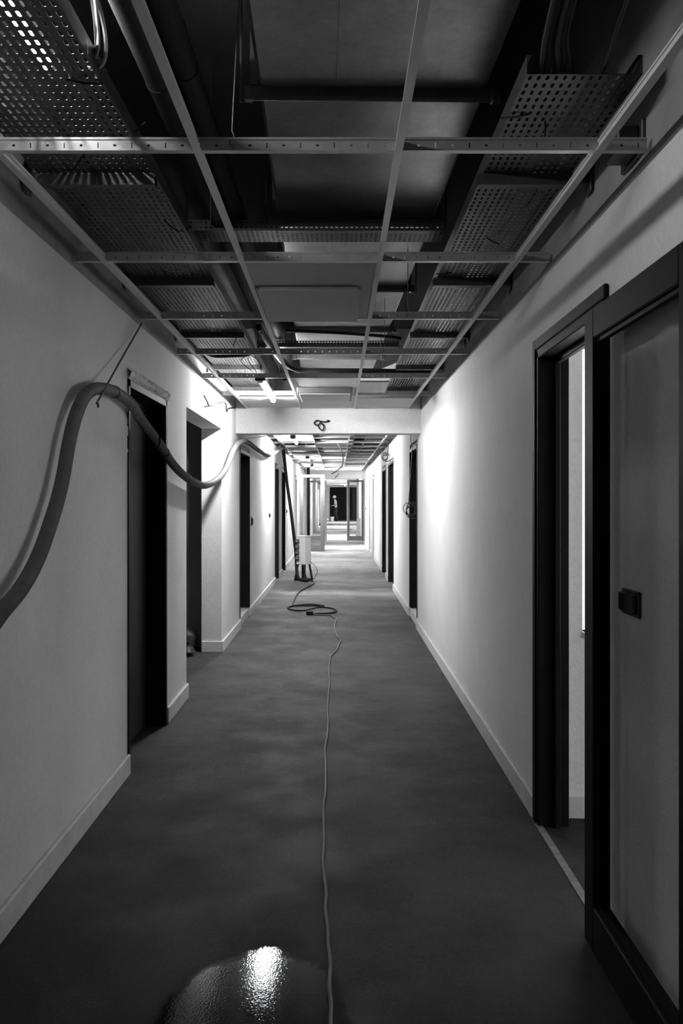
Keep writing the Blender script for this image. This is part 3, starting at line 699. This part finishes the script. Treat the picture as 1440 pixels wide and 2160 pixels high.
# ------------------------------------------------------------------ floor cable and power box
cp = [(-0.010, 1.9, 0.008), (-0.016, 2.28, 0.008), (-0.022, 2.49, 0.008), (-0.028, 2.68, 0.008), (-0.034, 2.94, 0.008), (-0.047, 3.18, 0.008), (-0.055, 3.46, 0.008), (-0.062, 3.8, 0.008), (-0.072, 4.27, 0.008), (-0.068, 4.71, 0.008), (-0.079, 5.25, 0.008), (-0.068, 5.93, 0.008), (-0.077, 6.49, 0.008), (-0.07, 7.16, 0.008), (-0.081, 7.88, 0.008), (-0.073, 8.37, 0.008), (-0.005, 8.82, 0.008), (0.025, 9.3, 0.008), (-0.027, 9.87, 0.008), (-0.04, 10.51, 0.008), (-0.024, 11.06, 0.008), (-0.099, 11.39, 0.008), (-0.331, 11.48, 0.008)]
wig = random.Random(5); cp = [p for i, q in enumerate(cp) for p in ([q] if i == 0 else [tuple((Vector(cp[i-1])+Vector(q))/2 + Vector((wig.uniform(-.006, .006), 0, 0))), q])]
cable('extension_cable', cp, 0.0072, 'greycable', 'long grey cable running down the middle of the floor', sub=8, seg=8)
cp2 = [(-0.377, 11.50, 0.01), (-0.25, 11.54, 0.012), (-0.1, 11.60, 0.012), (-0.019, 11.81, 0.012), (-0.086, 12.10, 0.012), (-0.25, 12.15, 0.02), (-0.36, 12.0, 0.02), (-0.45, 11.8, 0.02), (-0.605, 11.9, 0.012), (-0.702, 12.18, 0.012), (-0.593, 12.45, 0.012), (-0.395, 12.58, 0.012), (-0.201, 12.40, 0.012), (-0.35, 12.28, 0.024), (-0.52, 12.30, 0.024), (-0.64, 12.5, 0.012), (-0.66, 13.17, 0.012), (-0.641, 14.2, 0.012), (-0.554, 14.97, 0.012), (-0.44, 15.7, 0.012), (-0.47, 16.2, 0.012), (-0.58, 16.42, 0.02), (-0.62, 16.45, 0.12)]
cable('extension_cable', cp2, 0.011, 'black', 'black cable loosely coiled on the floor in front of the power box', sub=8, seg=8)
pc = empty('plug_connector', (-0.377, 11.48, 0)); tag(pc, 'black plug coupling between the grey and black floor cables', 'plug')
MB().tube([(-0.33, 11.485, 0.024), (-0.36, 11.488, 0.024), (-0.42, 11.495, 0.024)], 0.024, 10).build('plug_body', 'black', pc, smooth=True)

bx_root = empty('power_box', (-0.64, 16.4, 0)); tag(bx_root, 'pale site power box with four sockets on splayed black legs', 'power box')
Rz = Matrix.Rotation(math.radians(-35), 4, 'Z'); O = Vector((-0.655, 16.55, 0))
def rb(mb): mb.v = [tuple((Rz @ Vector(p)) + O) for p in mb.v]; return mb
cab = rb(MB().cbox(-0.105, 0.105, -0.1, 0.1, 0.30, 0.83, 0.008)).build('cabinet', 'box', bx_root)
rb(MB().cbox(-0.11, 0.11, -0.106, 0.106, 0.82, 0.845, 0.005)).build('cap', 'box', bx_root)
for k in range(4):
    z = 0.38+k*0.107
    s_ = rb(MB().cbox(-0.10, -0.02, -0.135, -0.1, z, z+0.08, 0.008)).build('socket', 'sock', bx_root)
    rb(MB().cbox(-0.085, -0.035, -0.142, -0.134, z+0.02, z+0.065, 0.004)).build('lid', 'board', s_)
for sx in (-1, 1):
    for sy in (-1, 1):
        rb(MB().tube([(sx*0.08, sy*0.07, 0.31), (sx*0.11, sy*0.12, 0.016)], 0.020, 8)).build('leg', 'black', bx_root, smooth=True)
rb(MB().tube([(-0.13, -0.12, 0.016), (0.13, -0.12, 0.016)], 0.016, 8)).build('foot_bar', 'black', bx_root, smooth=True)
rb(MB().tube([(-0.13, 0.12, 0.016), (0.13, 0.12, 0.016)], 0.016, 8)).build('foot_bar', 'black', bx_root, smooth=True)
cable('extension_cable', [(-0.53, 16.45, 0.36), (-0.45, 16.4, 0.30), (-0.40, 16.38, 0.22), (-0.395, 16.35, 0.16), (-0.45, 16.3, 0.05), (-0.50, 16.28, 0.012)], 0.006, 'cable', 'thin dark cable bowing out from the right of the power box')

# wire bits on walls and beam
cable('wall_wire', [(-1.158, 7.5, 2.413), (-1.13, 7.53, 2.36), (-1.125, 7.6, 2.337), (-1.125, 8.1, 2.40), (-1.125, 8.55, 2.47), (-1.12, 8.72, 2.462), (-1.12, 8.76, 2.40), (-1.13, 9.0, 2.455), (-1.15, 9.7, 2.54)], 0.0085, 'black', 'loose dark wire on the bright left wall near the beam')
bl = empty('beam_wire', (-0.2, 9.845, 2.30)); tag(bl, 'black looped wire sticking out of the white beam', 'cable')
MB().tube(smooth_path([(-0.112, 9.86, 2.404), (-0.13, 9.835, 2.395), (-0.177, 9.82, 2.394), (-0.235, 9.82, 2.408), (-0.268, 9.82, 2.385), (-0.255, 9.82, 2.358), (-0.22, 9.82, 2.362), (-0.198, 9.815, 2.383), (-0.166, 9.82, 2.351), (-0.163, 9.82, 2.32), (-0.178, 9.82, 2.297), (-0.205, 9.82, 2.312), (-0.225, 9.82, 2.35), (-0.20, 9.82, 2.385)], 8), 0.0075, 8).build('wire', 'black', bl, smooth=True)
MB().lathe((-0.112, 9.845, 2.392), [(0.014, 0), (0.018, 0.012), (0.014, 0.024)], 10).build('grommet', 'black', bl, smooth=True)
# hanging coil by the right door
def coil(c, R, n, label, top, r=0.0048):
    pts = []
    for k in range(n*14+1):
        a = 2*math.pi*k/14; j = 1+0.12*math.sin(k*0.105+1); q_ = k/14; pts.append((c[0]+R*j*math.cos(a)+0.42*R*math.sin(q_*1.9), c[1]-0.03+0.02*math.sin(k*0.21), c[2]+R*j*math.sin(a)*1.05+0.35*R*math.cos(q_*2.6)))
    o = empty('cable_coil', (c[0], c[1], c[2]-R)); tag(o, label, 'cable')
    MB().tube(smooth_path(pts, 3), r, 6).build('coil_turns', 'cable', o, smooth=True)
    MB().tube(smooth_path(top, 6), r, 6).build('drop_wire', 'cable', o, smooth=True)
coil((0.905, 10.85, 1.385), 0.075, 5, 'dark cable coil hanging by a wire before the right door', [(0.92, 10.9, 2.552), (0.905, 10.9, 2.282), (0.922, 10.88, 2.164), (0.905, 10.86, 1.897), (0.885, 10.85, 1.601), (0.875, 10.84, 1.46)])
coil((0.86, 15.9, 2.30), 0.06, 3, 'small cable coil above the wide right door', [(0.91, 15.7, 2.552), (0.905, 15.9, 2.42), (0.89, 15.88, 2.33), (0.86, 15.87, 2.35)], 0.008)
cable('hanging_cable', [(-0.02, 15.7, 2.552), (0.06, 15.7, 2.40), (0.09, 15.8, 2.26), (0.07, 15.9, 2.14), (-0.03, 15.95, 2.05), (-0.12, 16.0, 2.0)], 0.010, 'cable', 'dark cable drooping from the middle of the far grid')
cable('hanging_cable', [(-0.86, 12.1, 2.552), (-0.82, 12.12, 2.46), (-0.72, 12.14, 2.43), (-0.62, 12.12, 2.47), (-0.6, 12.1, 2.552)], 0.012, 'black', 'black cable swag under the grid just behind the beam')
cable('dark_conduit', [(-0.93, 27.2, 2.75), (-0.93, 27.2, 1.5), (-0.93, 27.2, 0.3)], 0.045, 'frame', 'dark vertical conduit dropping behind the grey glazed leaf', 'conduit', sub=2, seg=10)
cable('beam_wire', [(0.0, 30.28, 2.45), (-0.01, 30.2, 2.40), (-0.12, 30.2, 2.30)], 0.012, 'black', 'short black wire on the far beam')

# switches
def switch(x, y, z, wd, ht, label, s):
    r_ = empty('wall_switch', (x, y, z-ht/2)); tag(r_, label, 'switch')
    xa, xb = (x-0.012, x) if s > 0 else (x, x+0.012)
    MB().cbox(xa, xb, y-wd/2, y+wd/2, z-ht/2, z+ht/2, 0.003).build('back_plate', 'plate', r_)
    for k in (-1, 1):
        xa2, xb2 = (x-0.026, x-0.011) if s > 0 else (x+0.011, x+0.026)
        MB().cbox(xa2, xb2, y+k*wd*0.24-wd*0.2, y+k*wd*0.24+wd*0.2, z-ht*0.36, z+ht*0.36, 0.004).build('rocker', 'plate', r_)
switch(XR, 2.76, 1.178, 0.155, 0.082, 'black double switch on the right wall inside the dark open door leaf', 1)
switch(XL, 11.62, 1.23, 0.08, 0.12, 'dark switch beside the left door just past the beam', -1)
switch(XL, 14.6, 1.26, 0.08, 0.08, 'dark switch further along the left wall past the beam', -1)
switch(XL, 19.5, 1.27, 0.08, 0.08, 'dark switch on the left wall behind the descending hose', -1)
switch(XR, 29.0, 1.25, 0.08, 0.08, 'tiny dark switch on the far right wall', 1)

# ------------------------------------------------------------------ puddle
ol = [(-0.56, 2.30), (-0.55, 2.55), (-0.50, 2.72), (-0.45, 2.82), (-0.40, 2.85), (-0.33, 2.90), (-0.29, 2.93), (-0.22, 2.955), (-0.16, 2.915), (-0.11, 2.88), (-0.06, 2.86), (-0.01, 2.80), (0.03, 2.62), (0.06, 2.4), (0.02, 2.2), (-0.2, 2.1), (-0.45, 2.15)]
P = smooth_path([(x, y, 0) for x, y in ol+[ol[0]]], 6)[:-1]
n = len(P); P = [p + Vector((random.uniform(-.006, .006), random.uniform(-.006, .006), 0)) for p in P]
c0 = Vector((-0.25, 2.55, 0)); vs = []
for p in P: vs.append((p.x, p.y, 0.0004))
for t_ in (0.10, 0.22, 0.5):
    for p in P: q = p.lerp(c0, t_); vs.append((q.x, q.y, 0.0008))
vs.append((c0.x, c0.y, 0.0008)); fs = []
for k in range(3):
    for i in range(n):
        j = (i+1) % n; fs.append((k*n+i, k*n+j, (k+1)*n+j, (k+1)*n+i))
for i in range(n): fs.append((3*n+i, 3*n+(i+1) % n, 4*n))
pd = MB().add(vs, fs).build('puddle', 'wet', smooth=True)
ca = pd.data.attributes.new('film', 'FLOAT', 'POINT')
for i in range(4*n+1): ca.data[i].value = 0.0 if i < n else (0.35 if i < 2*n else (0.8 if i < 3*n else 1.0))
tag(pd, 'dark wet puddle catching a glint on the near floor', 'puddle')

# ------------------------------------------------------------------ rubble bags in the left room
def lump(c, r, seed):
    rg = random.Random(seed); bm = bmesh.new(); bmesh.ops.create_icosphere(bm, subdivisions=3, radius=1)
    ph = [rg.uniform(0, 6) for _ in range(6)]
    for v in bm.verts:
        k = 1+0.12*math.sin(3*v.co.x+ph[0])*math.sin(4*v.co.y+ph[1])+0.08*math.sin(7*v.co.z+ph[2]+3*v.co.x)
        v.co = Vector((v.co.x*r[0]*k, v.co.y*r[1]*k, max(v.co.z, -0.8)*r[2]*k))
    mz = min(v.co.z for v in bm.verts)
    mb = MB(); bm.verts.index_update()
    mb.add([(v.co.x+c[0], v.co.y+c[1], v.co.z-mz+c[2]) for v in bm.verts], [[q.index for q in f.verts] for f in bm.faces]); bm.free(); return mb
for k, (c, r_) in enumerate([((-1.53, 8.72, 0), (0.12, 0.14, 0.12)), ((-1.82, 8.75, 0), (0.12, 0.13, 0.10)), ((-1.46, 8.45, 0), (0.07, 0.08, 0.05))]):
    b_ = empty('rubble_bag', c); tag(b_, ['dark rubble bag on the floor of the left recess room', 'dark rubble bag deepest in the left recess room', 'small dark bag nearest the recess edge'][k], 'bag')
    lump(c, r_, k).build('sack', 'bag', b_, smooth=True)
    MB().lathe((c[0], c[1], c[2]+r_[2]*1.75), [(0.02, 0), (0.012, 0.02), (0.03, 0.05)], 10).build('tied_neck', 'bag', b_, smooth=True)

# ------------------------------------------------------------------ far clutter
def board(name, pts, th, m, label, cat):
    a, b, c_, d_ = [Vector(p) for p in pts]; nrm = (b-a).cross(d_-a).normalized()*th
    return tag(MB().add([a, b, c_, d_, a+nrm, b+nrm, c_+nrm, d_+nrm], [(0, 3, 2, 1), (4, 5, 6, 7), (0, 1, 5, 4), (1, 2, 6, 5), (2, 3, 7, 6), (3, 0, 4, 7)]).build(name, m), label, cat)
board('leaning_board', [(0.70, 35.0, 0), (0.92, 35.0, 0), (0.92, 35.3, 0.80), (0.78, 35.3, 0.80)], 0.02, 'board', 'grey board leaning behind the right glazed leaf', 'board')
board('leaning_stick', [(-0.80, 38.0, 0), (-0.77, 38.0, 0), (-0.56, 38.1, 0.62), (-0.59, 38.1, 0.62)], 0.02, 'white', 'thin pale stick leaning behind the left glazed leaves', 'stick')
for k, (x0, x1, y, z, a) in enumerate([(-0.9, 0.4, 43.0, 0.02, 0.3), (-0.6, 0.75, 45.0, 0.03, -0.2), (-1.0, 0.2, 41.2, 0.02, 0.15)]):
    board('floor_plank', [(x0, y, z), (x1, y+a, z), (x1, y+a+0.3, z), (x0, y+0.3, z)], 0.03, 'white' if k != 1 else 'board', ['pale plank lying on the far floor, middle one', 'grey plank lying farthest on the floor', 'pale plank lying nearest on the far floor'][k], 'plank')
bk = empty('bucket', (-0.42, 61.2, 0.08)); tag(bk, 'white bucket on the floor by the worker', 'bucket')
MB().lathe((-0.42, 61.2, 0.08), [(0.11, 0), (0.145, 0.30), (0.155, 0.30), (0.155, 0.315), (0.135, 0.315), (0.10, 0.02)], 20).build('pail', 'white', bk, smooth=True)
MB().tube(smooth_path([(-0.57, 61.2, 0.38), (-0.55, 61.15, 0.45), (-0.42, 61.1, 0.50), (-0.29, 61.15, 0.45), (-0.27, 61.2, 0.38)], 6), 0.005, 6).build('bail_handle', 'galv', bk, smooth=True)
sb = empty('sack', (-0.80, 61.2, 0.08)); tag(sb, 'white crumpled sack left of the bucket at the far end', 'sack')
lump((-0.80, 61.2, 0.08), (0.15, 0.15, 0.12), 9).build('sack_body', 'white', sb, smooth=True)
MB().lathe((-0.70, 61.15, 0.20), [(0.03, 0), (0.02, 0.03), (0.04, 0.06)], 10).build('sack_neck', 'white', sb, smooth=True)

# ------------------------------------------------------------------ the worker
def person(base):
    B = Vector(base); root = empty('person', base)
    tag(root, 'worker in white helmet, pale shirt and dark trousers standing at the far doorway', 'person')
    # facing -X; joints in local metres (x forward is negative)
    J = {}; E = []
    def v(n, x, y, z, r, p=None): J[n] = ((x, y, z), r); (E.append((p, n)) if p else None)
    v('pelvis', 0.03, 0, 0.96, (0.145, 0.115)); v('waist', 0.015, 0, 1.08, (0.135, 0.10), 'pelvis'); v('chest', -0.02, 0, 1.28, (0.165, 0.115), 'waist')
    v('upper', -0.04, 0, 1.43, (0.13, 0.09), 'chest'); v('neck', -0.06, 0, 1.52, (0.055, 0.055), 'upper'); v('skull', -0.085, 0, 1.62, (0.082, 0.092), 'neck'); v('crown', -0.085, 0, 1.71, (0.072, 0.085), 'skull')
    v('nose', -0.178, 0, 1.615, (0.016, 0.018), 'skull')
    for s, kx, ax in ((1, -0.02, 0.06), (-1, 0.0, 0.10)):
        q = 'l' if s > 0 else 'r'
        v(q+'hip', 0.03, s*0.09, 0.90, (0.10, 0.095), 'pelvis'); v(q+'knee', kx+(-0.07 if s > 0 else 0.02), s*0.10, 0.50, (0.066, 0.066), q+'hip'); v(q+'calf', ax-0.01, s*0.10, 0.32, (0.062, 0.058), q+'knee'); v(q+'ankle', ax+0.02, s*0.10, 0.09, (0.043, 0.043), q+'calf')
        v(q+'heel', ax+0.03, s*0.10, 0.045, (0.04, 0.042), q+'ankle'); v(q+'toe', ax-0.15, s*0.115, 0.035, (0.042, 0.033), q+'heel')
        v(q+'sh', -0.03, s*0.19, 1.41, (0.062, 0.06), 'upper'); v(q+'elb', 0.03, s*0.24, 1.14, (0.045, 0.045), q+'sh'); v(q+'wri', -0.20, s*0.19, 1.10, (0.03, 0.027), q+'elb'); v(q+'palm', -0.27, s*0.18, 1.095, (0.038, 0.022), q+'wri')
        for k, (dy, l) in enumerate(((-0.030, 0.055), (-0.010, 0.065), (0.010, 0.06), (0.030, 0.048))):
            v(q+'f%d' % k, -0.305, s*0.18+dy, 1.09, (0.009, 0.009), q+'palm'); v(q+'g%d' % k, -0.305-l*0.6, s*0.18+dy, 1.075, (0.008, 0.008), q+'f%d' % k); v(q+'h%d' % k, -0.305-l*0.75, s*0.18+dy, 1.045, (0.007, 0.007), q+'g%d' % k)
        v(q+'t0', -0.26, s*0.18-s*0.035, 1.105, (0.010, 0.010), q+'palm'); v(q+'t1', -0.30, s*0.18-s*0.055, 1.09, (0.008, 0.008), q+'t0')
    names = list(J); idx = {n_: i for i, n_ in enumerate(names)}
    me = bpy.data.meshes.new('worker_skeleton'); me.from_pydata([J[n_][0] for n_ in names], [(idx[a], idx[b]) for a, b in E], []); me.update()
    o = bpy.data.objects.new('worker_skeleton', me); COL.objects.link(o)
    sk = o.modifiers.new('skin', 'SKIN'); sv = me.skin_vertices[0].data
    for n_, i in idx.items(): sv[i].radius = J[n_][1]
    sv[idx['pelvis']].use_root = True; sk.use_smooth_shade = True
    o.modifiers.new('sub', 'SUBSURF').levels = 1
    dg = bpy.context.evaluated_depsgraph_get(); dg.update()
    nm = bpy.data.meshes.new_from_object(o.evaluated_get(dg)); bpy.data.objects.remove(o); 
    nm.materials.clear()
    for k in ('skin', 'shirt', 'trouser', 'black'): nm.materials.append(M[k])
    for p in nm.polygons:
        c = p.center; p.use_smooth = True
        arm = abs(c.y) > 0.13 and c.z > 1.0 and c.x < 0.1
        if c.z < 0.10: p.material_index = 3
        elif c.z < 0.99 : p.material_index = 2
        elif c.z < 1.485 and not (c.x < -0.12 and c.z < 1.16) and not (abs(c.y) > 0.17 and c.z < 1.24): p.material_index = 1
        else: p.material_index = 0
    b = bpy.data.objects.new('body', nm); COL.objects.link(b); place(b, base, root)
    hx, hz = -0.09, 1.665
    h = MB(); prof = [(0.128, 0), (0.128, 0.03), (0.118, 0.075), (0.09, 0.115), (0.05, 0.135), (0.012, 0.142)]
    h.lathe((B.x+hx, B.y, B.z+hz), prof, 24); hel = h.build('helmet', 'helmet', root, smooth=True)
    br = MB(); br.lathe((B.x+hx-0.035, B.y, B.z+hz-0.004), [(0.128, 0), (0.145, 0.004), (0.128, 0.016)], 24); br.build('brim', 'helmet', hel, smooth=True)
    rd = MB(); rd.tube(smooth_path([(B.x+hx-0.11, B.y, B.z+hz+0.075), (B.x+hx-0.05, B.y, B.z+hz+0.135), (B.x+hx+0.05, B.y, B.z+hz+0.135), (B.x+hx+0.11, B.y, B.z+hz+0.075)], 5), 0.012, 8); rd.build('ridge', 'helmet', hel, smooth=True)
    for s in (-1, 1):
        MB().lathe((B.x-0.165, B.y+s*0.032, B.z+1.625), [(0.006, 0), (0.011, 0.007), (0.006, 0.014)], 10).build('eye', 'black', root, smooth=True)
        MB().cbox(B.x-0.095, B.x-0.062, B.y+s*0.085-0.008, B.y+s*0.085+0.008, B.z+1.59, B.z+1.65, 0.006).build('ear', 'skin', root)
    MB().cbox(B.x-0.172, B.x-0.160, B.y-0.025, B.y+0.025, B.z+1.567, B.z+1.574, 0.002).build('mouth', 'trouser', root)
    MB().lathe((B.x-0.075, B.y, B.z+1.60), [(0.088, 0), (0.096, 0.03), (0.098, 0.07)], 20).build('hair', 'trouser', root, smooth=True)
    return root
person((-0.17, 61.7, 0.08))
